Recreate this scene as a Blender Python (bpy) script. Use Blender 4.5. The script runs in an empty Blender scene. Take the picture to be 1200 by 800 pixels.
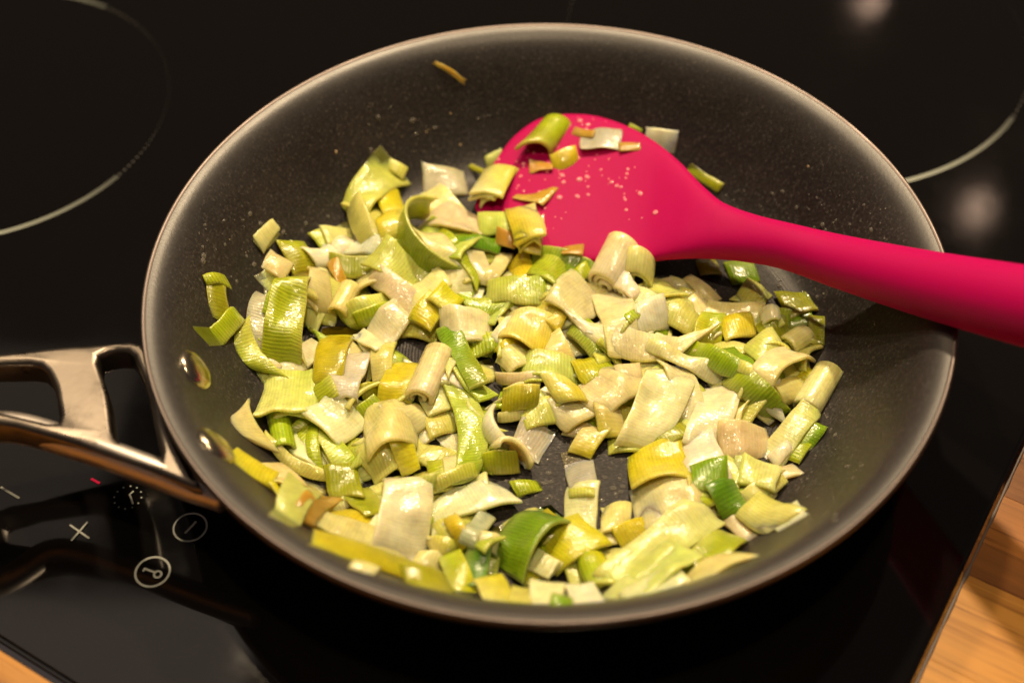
import bpy, bmesh, math, random
import numpy as np
from mathutils import Vector, Matrix

# ------------------------------------------------------------------ camera
sc = bpy.context.scene
COL = sc.collection
CP = np.array([0.0, -0.34421282, 0.41274058])
CR = np.array([0.99953776, 0.02979876, -0.00602496])
CU = np.array([-0.01856911, 0.75531565, 0.65509805])
CF = np.array([-0.02407186, 0.65468336, -0.75551985])
cd = bpy.data.cameras.new('camera')
cam = bpy.data.objects.new('camera', cd)
COL.objects.link(cam)
cam.matrix_world = Matrix(((CR[0], CU[0], -CF[0], CP[0]), (CR[1], CU[1], -CF[1], CP[1]),
                           (CR[2], CU[2], -CF[2], CP[2]), (0, 0, 0, 1)))
cd.sensor_width = 36.0
cd.lens = 50.0
cd.clip_start = 0.01
cd.clip_end = 50.0
cd.dof.use_dof = True
cd.dof.focus_distance = 0.515
cd.dof.aperture_fstop = 5.0
sc.camera = cam

# ------------------------------------------------------------------ world, lamps, exposure
w = bpy.data.worlds.new('World')
sc.world = w
w.use_nodes = True
bg = w.node_tree.nodes['Background']
bg.inputs['Color'].default_value = (1.0, 0.78, 0.68, 1)
bg.inputs['Strength'].default_value = 0.05


def lamp(name, loc, target, size, power, color, size_y=None):
    d = bpy.data.lights.new(name, 'AREA')
    d.shape = 'DISK' if size_y is None else 'RECTANGLE'
    d.size = size
    if size_y:
        d.size_y = size_y
    d.energy = power
    d.color = color
    o = bpy.data.objects.new(name, d)
    COL.objects.link(o)
    o.location = loc
    o.rotation_euler = (Vector(target) - Vector(loc)).to_track_quat('-Z', 'Y').to_euler()
    return o


WARM = (1.0, 0.758, 0.468)
lamp('hood_lamp', (0.10, 0.54, 0.90), (0, 0, 0), 0.05, 13.2, WARM)
lamp('ceiling_lamp', (0.12, -0.30, 1.45), (0, 0, 0), 0.06, 8.2, WARM)
lamp('hood_lamp', (-0.26, 0.40, 0.90), (0, 0, 0), 0.05, 4.2, WARM)
lamp('ceiling_lamp', (0.783, 1.568, 1.4), (0.0, 0, 0), 0.05, 0.062, (1.0, 0.66, 0.46))
lamp('ceiling_lamp', (0.675, 2.205, 1.4), (0.0, 0, 0), 0.05, 0.062, (1.0, 0.66, 0.46))
lamp('added_reflection_panel', (-0.72, 0.42, 1.4), (-0.72, 0.42, 0), 0.62, 0.85, (1.0, 0.80, 0.64), 0.60)  # added panel, its reflection stands in for the hood underside in the glass
lamp('added_reflection_panel', (-0.96, 0.97, 1.4), (-0.96, 0.97, 0), 0.56, 0.28, (1.0, 0.80, 0.62), 0.44)  # second added panel, gives glass and steel handle something dim to reflect

sc.view_settings.view_transform = 'Standard'
sc.view_settings.look = 'None'
sc.view_settings.exposure = 0.0
sc.view_settings.gamma = 1.0
sc.render.engine = 'CYCLES'
sc.cycles.use_denoising = True
sc.cycles.max_bounces = 6
sc.cycles.diffuse_bounces = 3
sc.cycles.use_adaptive_sampling = True
sc.cycles.adaptive_threshold = 0.03
sc.cycles.sample_clamp_indirect = 4.0

rnd = random.Random(7)
FPX = 1666.67


def at(x, y, z):
    """photograph pixel -> point on the horizontal plane at height z"""
    d = CF * FPX + (x - 600) * CR - (y - 400) * CU
    return CP + d * ((z - CP[2]) / d[2])


def pix(P):
    d = np.asarray(P) - CP
    k = FPX / (d @ CF)
    return np.array([600 + k * (d @ CR), 400 - k * (d @ CU)])


# ------------------------------------------------------------------ materials
def mat(name):
    m = bpy.data.materials.new(name)
    m.use_nodes = True
    nt = m.node_tree
    return m, nt, nt.nodes['Principled BSDF']


def nd(nt, typ, **kw):
    n = nt.nodes.new(typ)
    for k, v in kw.items():
        setattr(n, k, v)
    return n


def plain(name, col, rough=0.5, metal=0.0, **kw):
    m, nt, b = mat(name)
    b.inputs['Base Color'].default_value = (*col, 1)
    b.inputs['Roughness'].default_value = rough
    b.inputs['Metallic'].default_value = metal
    for k, v in kw.items():
        b.inputs[k].default_value = v
    return m


def ramp(nt, fac, stops):
    r = nd(nt, 'ShaderNodeValToRGB')
    els = r.color_ramp.elements
    while len(els) < len(stops):
        els.new(0.5)
    for e, (p, c) in zip(els, stops):
        e.position = p
        e.color = (*c, 1) if len(c) == 3 else c
    nt.links.new(fac, r.inputs[0])
    return r


def noise(nt, vec, scale, detail=3, rough=0.55):
    n = nd(nt, 'ShaderNodeTexNoise')
    n.inputs['Scale'].default_value = scale
    n.inputs['Detail'].default_value = detail
    n.inputs['Roughness'].default_value = rough
    if vec is not None:
        nt.links.new(vec, n.inputs['Vector'])
    return n


def math_n(nt, op, a, b=None):
    n = nd(nt, 'ShaderNodeMath', operation=op)
    for i, v in enumerate((a, b)):
        if v is None:
            continue
        if isinstance(v, (int, float)):
            n.inputs[i].default_value = v
        else:
            nt.links.new(v, n.inputs[i])
    return n.outputs[0]


def bump(nt, h, strength, dist, prev=None):
    n = nd(nt, 'ShaderNodeBump')
    n.inputs['Strength'].default_value = strength
    n.inputs['Distance'].default_value = dist
    nt.links.new(h, n.inputs['Height'])
    if prev is not None:
        nt.links.new(prev, n.inputs['Normal'])
    return n.outputs['Normal']


def leek_material():
    m, nt, b = mat('cooked_leek')
    L = nt.links
    col = nd(nt, 'ShaderNodeAttribute', attribute_name='tint')
    uv = nd(nt, 'ShaderNodeUVMap', uv_map='UVMap')
    geo = nd(nt, 'ShaderNodeTexCoord')
    oi = nd(nt, 'ShaderNodeObjectInfo')
    off = nd(nt, 'ShaderNodeVectorMath', operation='ADD')
    cmb = nd(nt, 'ShaderNodeCombineXYZ')
    rx = math_n(nt, 'MULTIPLY', oi.outputs['Random'], 37.0)
    L.new(rx, cmb.inputs[0]); L.new(rx, cmb.inputs[1])
    L.new(uv.outputs[0], off.inputs[0]); L.new(cmb.outputs[0], off.inputs[1])
    # veins: u is millimetres across the veins
    st = nd(nt, 'ShaderNodeMapping'); st.inputs['Scale'].default_value = (1.0, 0.06, 1.0)
    L.new(off.outputs[0], st.inputs['Vector'])
    vein = noise(nt, st.outputs[0], 1.1, 3, 0.7)
    wav = nd(nt, 'ShaderNodeTexWave', wave_type='BANDS', bands_direction='X')
    wav.inputs['Scale'].default_value = 0.26
    wav.inputs['Distortion'].default_value = 3.2
    wav.inputs['Detail'].default_value = 2.0
    wav.inputs['Detail Scale'].default_value = 0.6
    L.new(st.outputs[0], wav.inputs['Vector'])
    blotch = noise(nt, off.outputs[0], 0.22, 4, 0.6)
    # colour: tint x veins x blotches
    v1 = nd(nt, 'ShaderNodeMapRange'); L.new(wav.outputs['Fac'], v1.inputs[0])
    L.new(math_n(nt, 'SUBTRACT', 1.0, math_n(nt, 'MULTIPLY', col.outputs['Alpha'], 0.20)), v1.inputs['To Min'])
    v1.inputs['To Max'].default_value = 1.06
    v2 = nd(nt, 'ShaderNodeMapRange'); L.new(vein.outputs['Fac'], v2.inputs[0])
    v2.inputs['From Min'].default_value = 0.25; v2.inputs['From Max'].default_value = 0.75
    v2.inputs['To Min'].default_value = 0.92; v2.inputs['To Max'].default_value = 1.06
    v3 = nd(nt, 'ShaderNodeMapRange'); L.new(blotch.outputs['Fac'], v3.inputs[0])
    v3.inputs['From Min'].default_value = 0.3; v3.inputs['From Max'].default_value = 0.7
    v3.inputs['To Min'].default_value = 0.82; v3.inputs['To Max'].default_value = 1.1
    k = math_n(nt, 'MULTIPLY', math_n(nt, 'MULTIPLY', v1.outputs[0], v2.outputs[0]), v3.outputs[0])
    sc_ = nd(nt, 'ShaderNodeVectorMath', operation='SCALE')
    L.new(col.outputs['Color'], sc_.inputs[0]); L.new(k, sc_.inputs['Scale'])
    # butter-browned patches
    br = noise(nt, off.outputs[0], 0.10, 3, 0.6)
    brf = ramp(nt, br.outputs['Fac'], [(0.60, (0, 0, 0)), (0.78, (0.38, 0.38, 0.38))])
    mx = nd(nt, 'ShaderNodeMix', data_type='RGBA', blend_type='MULTIPLY')
    L.new(brf.outputs[0], mx.inputs[0]); L.new(sc_.outputs[0], mx.inputs[6])
    mx.inputs[7].default_value = (0.92, 0.70, 0.30, 1)
    L.new(mx.outputs[2], b.inputs['Base Color'])
    b.inputs['Subsurface Weight'].default_value = 0.75
    b.inputs['Subsurface Radius'].default_value = (1.0, 0.72, 0.28)
    b.inputs['Subsurface Scale'].default_value = 0.0032
    b.inputs['Roughness'].default_value = 0.32
    b.inputs['Specular IOR Level'].default_value = 0.5
    wet = noise(nt, off.outputs[0], 0.16, 2, 0.5)
    wr = ramp(nt, wet.outputs['Fac'], [(0.30, (0.25, 0.25, 0.25)), (0.52, (1, 1, 1))])
    L.new(wr.outputs[0], b.inputs['Coat Weight'])
    b.inputs['Coat Roughness'].default_value = 0.125
        # relief: ribs, fine grain, wet lumps
    n1 = bump(nt, math_n(nt, 'MULTIPLY', wav.outputs['Fac'], col.outputs['Alpha']), 0.25, 0.0004)
    n2 = bump(nt, vein.outputs['Fac'], 0.18, 0.0005, n1)
    lump = noise(nt, off.outputs[0], 0.55, 3, 0.6)
    n3 = bump(nt, lump.outputs['Fac'], 0.35, 0.0006, n2)
    L.new(n3, b.inputs['Normal'])
    b.inputs['Coat IOR'].default_value = 1.5
    cl = noise(nt, off.outputs[0], 0.62, 2, 0.45)
    n4 = bump(nt, cl.outputs['Fac'], 1.0, 0.00040)
    L.new(n4, b.inputs['Coat Normal'])
    # cooked leaf lets light through
    tr = nd(nt, 'ShaderNodeBsdfTranslucent'); L.new(mx.outputs[2], tr.inputs['Color']); L.new(n2, tr.inputs['Normal'])
    m1 = nd(nt, 'ShaderNodeMixShader'); m1.inputs[0].default_value = 0.14
    L.new(b.outputs[0], m1.inputs[1]); L.new(tr.outputs[0], m1.inputs[2])
    tp = nd(nt, 'ShaderNodeBsdfTransparent'); L.new(mx.outputs[2], tp.inputs['Color'])
    ca = nd(nt, 'ShaderNodeAttribute', attribute_name='clear')
    m2 = nd(nt, 'ShaderNodeMixShader'); L.new(ca.outputs['Fac'], m2.inputs[0])
    L.new(m1.outputs[0], m2.inputs[1]); L.new(tp.outputs[0], m2.inputs[2])
    L.new(m2.outputs[0], nt.nodes['Material Output'].inputs['Surface'])
    return m


def pan_material(name='nonstick_coating', k=1.0, spec=0.4, r0=0.34, r1=0.5):
    m, nt, b = mat(name)
    L = nt.links
    tc = nd(nt, 'ShaderNodeTexCoord')
    g = noise(nt, tc.outputs['Object'], 900.0, 2, 0.6)
    f = noise(nt, tc.outputs['Object'], 28.0, 4, 0.6)
    r = ramp(nt, g.outputs['Fac'], [(0.35, (0.019 * k, 0.0178 * k, 0.0192 * k)), (0.60, (0.040 * k, 0.0375 * k, 0.0402 * k)), (0.74, (0.12 * k, 0.112 * k, 0.115 * k))])
    r2 = ramp(nt, f.outputs['Fac'], [(0.3, (0.72, 0.70, 0.66)), (0.7, (1.15, 1.08, 1.0))])
    mx = nd(nt, 'ShaderNodeMix', data_type='RGBA', blend_type='MULTIPLY')
    mx.inputs[0].default_value = 1.0
    L.new(r.outputs[0], mx.inputs[6]); L.new(r2.outputs[0], mx.inputs[7])
    # pale scuffs rubbed into the coating
    sp = noise(nt, tc.outputs['Object'], 210.0, 5, 0.75)
    sr = ramp(nt, sp.outputs['Fac'], [(0.66, (0, 0, 0)), (0.78, (0.45, 0.45, 0.45))])
    mx2 = nd(nt, 'ShaderNodeMix', data_type='RGBA')
    L.new(sr.outputs[0], mx2.inputs[0]); L.new(mx.outputs[2], mx2.inputs[6])
    mx2.inputs[7].default_value = (0.17, 0.15, 0.13, 1)
    L.new(mx2.outputs[2], b.inputs['Base Color'])
    rr = nd(nt, 'ShaderNodeMapRange'); L.new(f.outputs['Fac'], rr.inputs[0])
    rr.inputs['To Min'].default_value = r0; rr.inputs['To Max'].default_value = r1
    L.new(rr.outputs[0], b.inputs['Roughness'])
    b.inputs['Specular IOR Level'].default_value = spec
    # concentric ridges of the pan floor + grain
    sx = nd(nt, 'ShaderNodeSeparateXYZ'); L.new(tc.outputs['Object'], sx.inputs[0])
    rad = math_n(nt, 'SQRT', math_n(nt, 'ADD', math_n(nt, 'MULTIPLY', sx.outputs[0], sx.outputs[0]),
                                    math_n(nt, 'MULTIPLY', sx.outputs[1], sx.outputs[1])))
    rid = math_n(nt, 'SINE', math_n(nt, 'MULTIPLY', rad, 5200.0))
    flat = nd(nt, 'ShaderNodeMapRange'); L.new(sx.outputs[2], flat.inputs[0])
    flat.inputs['From Min'].default_value = 0.0085; flat.inputs['From Max'].default_value = 0.0095
    flat.inputs['To Min'].default_value = 1.0; flat.inputs['To Max'].default_value = 0.0
    # light on the lip put into the coating: paler and more specular outwards
    lip_sheen = nd(nt, 'ShaderNodeMapRange', interpolation_type='SMOOTHSTEP')
    L.new(math_n(nt, 'ADD', rad, math_n(nt, 'MULTIPLY', math_n(nt, 'SUBTRACT', sp.outputs['Fac'], 0.5), 0.012)), lip_sheen.inputs[0])
    lip_sheen.inputs['From Min'].default_value = 0.1240; lip_sheen.inputs['From Max'].default_value = 0.1385
    mx3 = nd(nt, 'ShaderNodeMix', data_type='RGBA')
    L.new(math_n(nt, 'MULTIPLY', lip_sheen.outputs[0], 0.8), mx3.inputs[0]); L.new(mx2.outputs[2], mx3.inputs[6])
    mx3.inputs[7].default_value = (0.040, 0.037, 0.038, 1)
    L.new(mx3.outputs[2], b.inputs['Base Color'])
    L.new(math_n(nt, 'SUBTRACT', math_n(nt, 'ADD', spec, math_n(nt, 'MULTIPLY', lip_sheen.outputs[0], 0.18)), math_n(nt, 'MULTIPLY', flat.outputs[0], 0.28)), b.inputs['Specular IOR Level'])
    n1 = bump(nt, math_n(nt, 'MULTIPLY', rid, flat.outputs[0]), 0.22, 0.0002)
    n2 = bump(nt, g.outputs['Fac'], 0.25, 0.0002, n1)
    L.new(n2, b.inputs['Normal'])
    return m


def steel_material(name, col, r0, r1):
    m, nt, b = mat(name)
    L = nt.links
    tc = nd(nt, 'ShaderNodeTexCoord')
    f = noise(nt, tc.outputs['Object'], 60.0, 5, 0.65)
    b.inputs['Base Color'].default_value = (*col, 1)
    b.inputs['Metallic'].default_value = 1.0
    rr = nd(nt, 'ShaderNodeMapRange'); L.new(f.outputs['Fac'], rr.inputs[0])
    rr.inputs['From Min'].default_value = 0.3; rr.inputs['From Max'].default_value = 0.7
    rr.inputs['To Min'].default_value = r0; rr.inputs['To Max'].default_value = r1
    L.new(rr.outputs[0], b.inputs['Roughness'])
    L.new(bump(nt, noise(nt, tc.outputs['Object'], 320.0, 3).outputs['Fac'], 0.06, 0.0003), b.inputs['Normal'])
    return m


def glass_material():
    m, nt, b = mat('black_ceramic_glass')
    L = nt.links
    tc = nd(nt, 'ShaderNodeTexCoord')
    b.inputs['Base Color'].default_value = (0.0035, 0.003, 0.003, 1)
    f = noise(nt, tc.outputs['Object'], 14.0, 5, 0.65)
    rr = nd(nt, 'ShaderNodeMapRange'); L.new(f.outputs['Fac'], rr.inputs[0])
    rr.inputs['From Min'].default_value = 0.35; rr.inputs['From Max'].default_value = 0.75
    rr.inputs['To Min'].default_value = 0.03; rr.inputs['To Max'].default_value = 0.13
    L.new(rr.outputs[0], b.inputs['Roughness'])
    b.inputs['Specular IOR Level'].default_value = 0.5
    return m


def wood_material():
    m, nt, b = mat('oiled_oak')
    L = nt.links
    tc = nd(nt, 'ShaderNodeTexCoord')
    oi = nd(nt, 'ShaderNodeObjectInfo')
    add = nd(nt, 'ShaderNodeVectorMath', operation='ADD')
    cmb = nd(nt, 'ShaderNodeCombineXYZ')
    L.new(math_n(nt, 'MULTIPLY', oi.outputs['Random'], 9.0), cmb.inputs[1])
    L.new(tc.outputs['Object'], add.inputs[0]); L.new(cmb.outputs[0], add.inputs[1])
    mp = nd(nt, 'ShaderNodeMapping'); mp.inputs['Scale'].default_value = (7.0, 190.0, 40.0)
    L.new(add.outputs[0], mp.inputs['Vector'])
    g = noise(nt, mp.outputs[0], 1.0, 6, 0.6)
    mp2 = nd(nt, 'ShaderNodeMapping'); mp2.inputs['Scale'].default_value = (30.0, 900.0, 90.0)
    L.new(add.outputs[0], mp2.inputs['Vector'])
    p = noise(nt, mp2.outputs[0], 1.0, 2, 0.5)
    tone = nd(nt, 'ShaderNodeAttribute', attribute_type='OBJECT', attribute_name='tone')
    base = ramp(nt, tone.outputs['Fac'], [(0.0, (0.075, 0.026, 0.007)), (0.45, (0.30, 0.112, 0.022)), (1.0, (0.60, 0.29, 0.05))])
    gr = ramp(nt, g.outputs['Fac'], [(0.30, (0.55, 0.45, 0.36)), (0.50, (0.95, 0.95, 0.95)), (0.72, (1.16, 1.14, 1.08))])
    mx = nd(nt, 'ShaderNodeMix', data_type='RGBA', blend_type='MULTIPLY'); mx.inputs[0].default_value = 1
    L.new(base.outputs[0], mx.inputs[6]); L.new(gr.outputs[0], mx.inputs[7])
    pr = ramp(nt, p.outputs['Fac'], [(0.30, (0.45, 0.36, 0.28)), (0.40, (1, 1, 1))])
    mx2 = nd(nt, 'ShaderNodeMix', data_type='RGBA', blend_type='MULTIPLY'); mx2.inputs[0].default_value = 0.7
    L.new(mx.outputs[2], mx2.inputs[6]); L.new(pr.outputs[0], mx2.inputs[7])
    L.new(mx2.outputs[2], b.inputs['Base Color'])
    b.inputs['Roughness'].default_value = 0.42
    L.new(bump(nt, p.outputs['Fac'], 0.2, 0.0003), b.inputs['Normal'])
    return m


def silicone_material():
    m, nt, b = mat('magenta_silicone')
    L = nt.links
    tc = nd(nt, 'ShaderNodeTexCoord')
    b.inputs['Base Color'].default_value = (0.40, 0.0001, 0.085, 1)
    b.inputs['Subsurface Weight'].default_value = 0.25
    b.inputs['Subsurface Radius'].default_value = (1.0, 0.15, 0.3)
    b.inputs['Subsurface Scale'].default_value = 0.003
    f = noise(nt, tc.outputs['Object'], 45.0, 4, 0.6)
    rr = nd(nt, 'ShaderNodeMapRange'); L.new(f.outputs['Fac'], rr.inputs[0])
    rr.inputs['To Min'].default_value = 0.50; rr.inputs['To Max'].default_value = 0.62
    L.new(rr.outputs[0], b.inputs['Roughness'])
    b.inputs['Specular IOR Level'].default_value = 0.12
    L.new(bump(nt, noise(nt, tc.outputs['Object'], 700.0, 2).outputs['Fac'], 0.08, 0.0002), b.inputs['Normal'])
    return m


M_LEEK = leek_material()
M_PAN = pan_material(k=0.78)
M_RIM = steel_material('bare_rim_metal', (0.125, 0.105, 0.10), 0.36, 0.5)
M_UNDER = plain('dark_outer_coating', (0.02, 0.018, 0.017), 0.45)
M_STEEL = steel_material('polished_steel', (0.62, 0.57, 0.53), 0.10, 0.22)
M_SATIN = steel_material('satin_steel', (0.20, 0.172, 0.145), 0.24, 0.46)
M_RAIL = steel_material('brushed_rail_steel', (0.72, 0.66, 0.61), 0.34, 0.48)
M_RIVET = steel_material('oily_rivet_steel', (0.55, 0.48, 0.36), 0.16, 0.3)
M_GLASS = glass_material()
M_PRINT = plain('grey_white_print', (0.50, 0.52, 0.47), 0.5)
M_RINGP = plain('grey_green_print', (0.34, 0.38, 0.33), 0.45)
_nt = M_RINGP.node_tree
_at = nd(_nt, 'ShaderNodeAttribute', attribute_name='ink')
_nt.links.new(_at.outputs['Color'], _nt.nodes['Principled BSDF'].inputs['Base Color'])
M_DOTP = plain('faint_grey_print', (0.030, 0.029, 0.028), 0.45)
M_WOOD = wood_material()
M_SEAL = plain('silicone_sealant', (0.13, 0.10, 0.09), 0.5)
M_SIL = silicone_material()
M_OIL = plain('clear_fat', (0.95, 0.90, 0.80), 0.04, 0.0, **{'Transmission Weight': 0.9, 'IOR': 1.45})
M_CRUMB = plain('dried_tan_fleck', (0.34, 0.25, 0.15), 0.6)
M_LED = plain('red_indicator', (0.4, 0.0, 0.01), 0.4)
_b = M_LED.node_tree.nodes['Principled BSDF']
_b.inputs['Emission Color'].default_value = (1.0, 0.02, 0.06, 1)
_b.inputs['Emission Strength'].default_value = 0.45


# ------------------------------------------------------------------ object helpers
def mesh_obj(name, verts, faces, material, parent=None, smooth=True, loc=None):
    me = bpy.data.meshes.new(name)
    me.from_pydata([tuple(v) for v in verts], [], faces)
    me.update()
    if smooth:
        me.polygons.foreach_set('use_smooth', [True] * len(me.polygons))
    me.materials.append(material)
    o = bpy.data.objects.new(name, me)
    COL.objects.link(o)
    if loc is not None:
        o.location = loc
    if parent is not None:
        o.parent = parent
    return o


def empty(name, loc=(0, 0, 0), rz=0.0):
    o = bpy.data.objects.new(name, None)
    o.empty_display_size = 0.02
    COL.objects.link(o)
    o.location = loc
    o.rotation_euler = (0, 0, rz)
    return o


def tag(o, label, cat, group=None, kind=None):
    o['label'] = label
    if cat:
        o['category'] = cat
    if group:
        o['group'] = group
    if kind:
        o['kind'] = kind
    return o


def bm_obj(name, bm, material, parent=None, smooth=False):
    me = bpy.data.meshes.new(name)
    bm.to_mesh(me)
    bm.free()
    if smooth:
        me.polygons.foreach_set('use_smooth', [True] * len(me.polygons))
    me.materials.append(material)
    o = bpy.data.objects.new(name, me)
    COL.objects.link(o)
    o.parent = parent
    return o


def lathe(profile, n=160):
    vs, fs = [], []
    m = len(profile)
    for i in range(n):
        a = 2 * math.pi * i / n
        for r, z in profile:
            vs.append((r * math.cos(a), r * math.sin(a), z))
    for i in range(n):
        j = (i + 1) % n
        for k in range(m - 1):
            fs.append((i * m + k, j * m + k, j * m + k + 1, i * m + k + 1))
    return vs, fs


def tube(path, rx, rz, n=16, cap=True):
    """sweep an ellipse (rx sideways, rz up) along points"""
    P = [np.asarray(p, float) for p in path]
    vs, fs = [], []
    for i, p in enumerate(P):
        a = P[min(i + 1, len(P) - 1)] - P[max(i - 1, 0)]
        a /= np.linalg.norm(a)
        s = np.cross(a, (0, 0, 1.0)); s /= np.linalg.norm(s)
        u = np.cross(s, a)
        x = rx[i] if hasattr(rx, '__len__') else rx
        z = rz[i] if hasattr(rz, '__len__') else rz
        for k in range(n):
            t = 2 * math.pi * k / n
            vs.append(p + s * x * math.cos(t) + u * z * math.sin(t))
    for i in range(len(P) - 1):
        for k in range(n):
            q = (k + 1) % n
            fs.append((i * n + k, i * n + q, (i + 1) * n + q, (i + 1) * n + k))
    if cap:
        fs.append(tuple(range(n - 1, -1, -1)))
        fs.append(tuple(range((len(P) - 1) * n, len(P) * n)))
    return vs, fs


def catmull(pts, per):
    P = [np.asarray(p, float) for p in pts]
    P = [2 * P[0] - P[1]] + P + [2 * P[-1] - P[-2]]
    out = []
    for i in range(1, len(P) - 2):
        p0, p1, p2, p3 = P[i - 1:i + 3]
        for k in range(per):
            t = k / per
            out.append(0.5 * (2 * p1 + (p2 - p0) * t + (2 * p0 - 5 * p1 + 4 * p2 - p3) * t * t + (3 * p1 - p0 - 3 * p2 + p3) * t ** 3))
    out.append(P[-2])
    return out


# ------------------------------------------------------------------ worktop and hob
HOB_ROT = math.radians(-29.5)
E1 = np.array([math.cos(HOB_ROT), math.sin(HOB_ROT)])
E2 = np.array([-math.sin(HOB_ROT), math.cos(HOB_ROT)])
HR, HF = 0.1660, -0.1914          # right and front edge in hob axes
HL, HB = HR - 0.60, HF + 0.56

worktop = empty('worktop', (0, 0, 0), HOB_ROT)
tag(worktop, 'oiled wooden worktop of glued staves around the black hob', 'worktop', kind='structure')


def plank(x0, x1, y0, y1, tone):
    bm = bmesh.new()
    bmesh.ops.create_cube(bm, size=1.0)
    for v in bm.verts:
        v.co = Vector((x0 if v.co.x < 0 else x1, y0 if v.co.y < 0 else y1, -0.030 if v.co.z < 0 else -0.0042))
    cx, cy = (x0 + x1) / 2, (y0 + y1) / 2
    for v in bm.verts:
        v.co -= Vector((cx, cy, 0))
    bmesh.ops.bevel(bm, geom=[e for e in bm.edges if all(v.co.z > -0.01 for v in e.verts)], offset=0.00012, segments=1, affect='EDGES')
    o = bm_obj('plank', bm, M_WOOD, worktop)
    o.location = (cx, cy, 0)
    o['tone'] = tone
    return o


right_tones = {0: 0.86, 1: 0.28, 2: 0.50, 3: 0.05, 4: 0.45, 5: 0.8, -1: 0.95, -2: 0.6, -3: 0.9}
bounds = [-0.1914, -0.160, -0.120, -0.079, -0.0385, -0.0015, 0.0135, 0.036, 0.058, 0.096, 0.135]
tones = [0.55, 0.85, 0.62, 0.88, 0.84, 0.30, 0.48, 0.36, 0.22, 0.1]
for i in range(len(bounds) - 1):
    plank(HR - 0.012, HR + 0.30, bounds[i] + 0.00002, bounds[i + 1] - 0.00002, tones[i])
for j in range(7):                    # the run in front of the hob
    y1 = -0.1795 - 0.039 * j
    if j == 0:
        y0, y1 = -0.2185, -0.1918
    else:
        y0 = y1 - 0.039
    xs = [-0.52, -0.30 + 0.11 * (j % 3), 0.05 + 0.09 * ((j * 2) % 3), 0.47]
    for k in range(3):
        plank(xs[k] + 0.00015, xs[k + 1] - 0.00015, y0 + 0.00002, y1 - 0.00015, [0.9, 0.55, 0.78, 0.35, 0.95, 0.6, 0.82][(j + 2 * k) % 7])

hob = empty('induction_hob', (0, 0, 0), HOB_ROT)
tag(hob, 'black glass induction hob with printed rings and touch symbols', 'hob')
bm = bmesh.new()
bmesh.ops.create_cube(bm, size=1.0)
for v in bm.verts:
    v.co = Vector((HL if v.co.x < 0 else HR - 0.0012, HF + 0.0012 if v.co.y < 0 else HB, -0.0040 if v.co.z < 0 else 0.0))
bmesh.ops.bevel(bm, geom=[e for e in bm.edges if all(v.co.z > -0.001 for v in e.verts)], offset=0.0014, segments=3, affect='EDGES')
bm_obj('glass_plate', bm, M_GLASS, hob)


def hob_xy(x, y):
    p = at(x, y, 0)[:2]
    return float(p @ E1), float(p @ E2)


def bead(name, x0, y0, x1, y1):
    n = 70
    path, rx = [], []
    for i in range(n + 1):
        t = i / n
        path.append((x0 + (x1 - x0) * t, y0 + (y1 - y0) * t, -0.0041))
        rx.append(0.0004 + 0.0004 * rnd.random() + (0.0006 if rnd.random() < 0.12 else 0))
    v, f = tube(path, rx, [r * 0.8 for r in rx], 8)
    mesh_obj(name, v, f, M_SEAL, hob)


bead('sealant_bead', HR + 0.0003, HF, HR + 0.0003, 0.14)


def flat_ring(name, cx, cy, r0, r1, material, a0=0, a1=360, z=0.0003, n=96, taper=False):
    vs, fs = [], []
    for i in range(n + 1):
        a = math.radians(a0 + (a1 - a0) * i / n)
        for r in (r0, r1):
            vs.append((cx + r * math.cos(a), cy + r * math.sin(a), z))
    for i in range(n):
        fs.append((2 * i, 2 * i + 1, 2 * i + 3, 2 * i + 2))
    return mesh_obj(name, vs, fs, material, hob, False)


def flat_poly(name, pts, material, z=0.0003):
    return mesh_obj(name, [(x, y, z) for x, y in pts], [tuple(range(len(pts)))], material, hob, False)


def bar(name, p, q, wd, material, z=0.0003):
    p, q = np.array(p), np.array(q)
    d = q - p; d /= np.linalg.norm(d); s = np.array([-d[1], d[0]]) * wd / 2
    return flat_poly(name, [p - s, q - s, q + s, p + s], material, z)


def zone(wx, wy, rad, arcs, wd):
    c = np.array([wx, wy]); cx, cy = float(c @ E1), float(c @ E2)
    rot = math.degrees(HOB_ROT)
    for a0, a1 in arcs:
        o = flat_ring('zone_ring', cx, cy, rad - wd / 2, rad + wd / 2, M_RINGP, a0 - rot, a1 - rot)
        ink = o.data.attributes.new('ink', 'FLOAT_COLOR', 'POINT')   # the print itself thins out towards both ends
        for k in range(97):
            e = 0.035 + 0.235 * min(1.0, 2.1 * min(k, 96 - k) / 96)
            for q in (0, 1):
                ink.data[2 * k + q].color = (e * 0.92, e, e * 0.86, 1)
    vs, fs = [], []
    on = lambda a: any(x0 <= a <= x1 or x0 <= a - 360 <= x1 for x0, x1 in arcs)
    for k in range(180):                        # the arcs fade out into halftone dots
        a = k * 2.0
        if on(a):
            continue
        dist = min(min(abs((a - e + 180) % 360 - 180) for e in arc) for arc in arcs)
        s = max(0.00022, 0.0008 - dist * 0.00002)
        b = len(vs)
        t = math.radians(a - rot)
        for q in range(8):
            vs.append((cx + rad * math.cos(t) + s * math.cos(q * math.pi / 4), cy + rad * math.sin(t) + s * math.sin(q * math.pi / 4), 0.0003))
        fs.append(tuple(range(b, b + 8)))
    o = mesh_obj('zone_ring_dots', vs, fs, M_DOTP, hob, False)
    o['kind'] = 'stuff'


zone(-0.2586, 0.1470, 0.0862, [(-122, -31), (60, 140)], 0.0023)
zone(0.1145, 0.2084, 0.1075, [(-112, -33), (68, 148)], 0.0023)
zone(0.0, 0.0, 0.098, [(-110, -40), (70, 140)], 0.0030)

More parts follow.
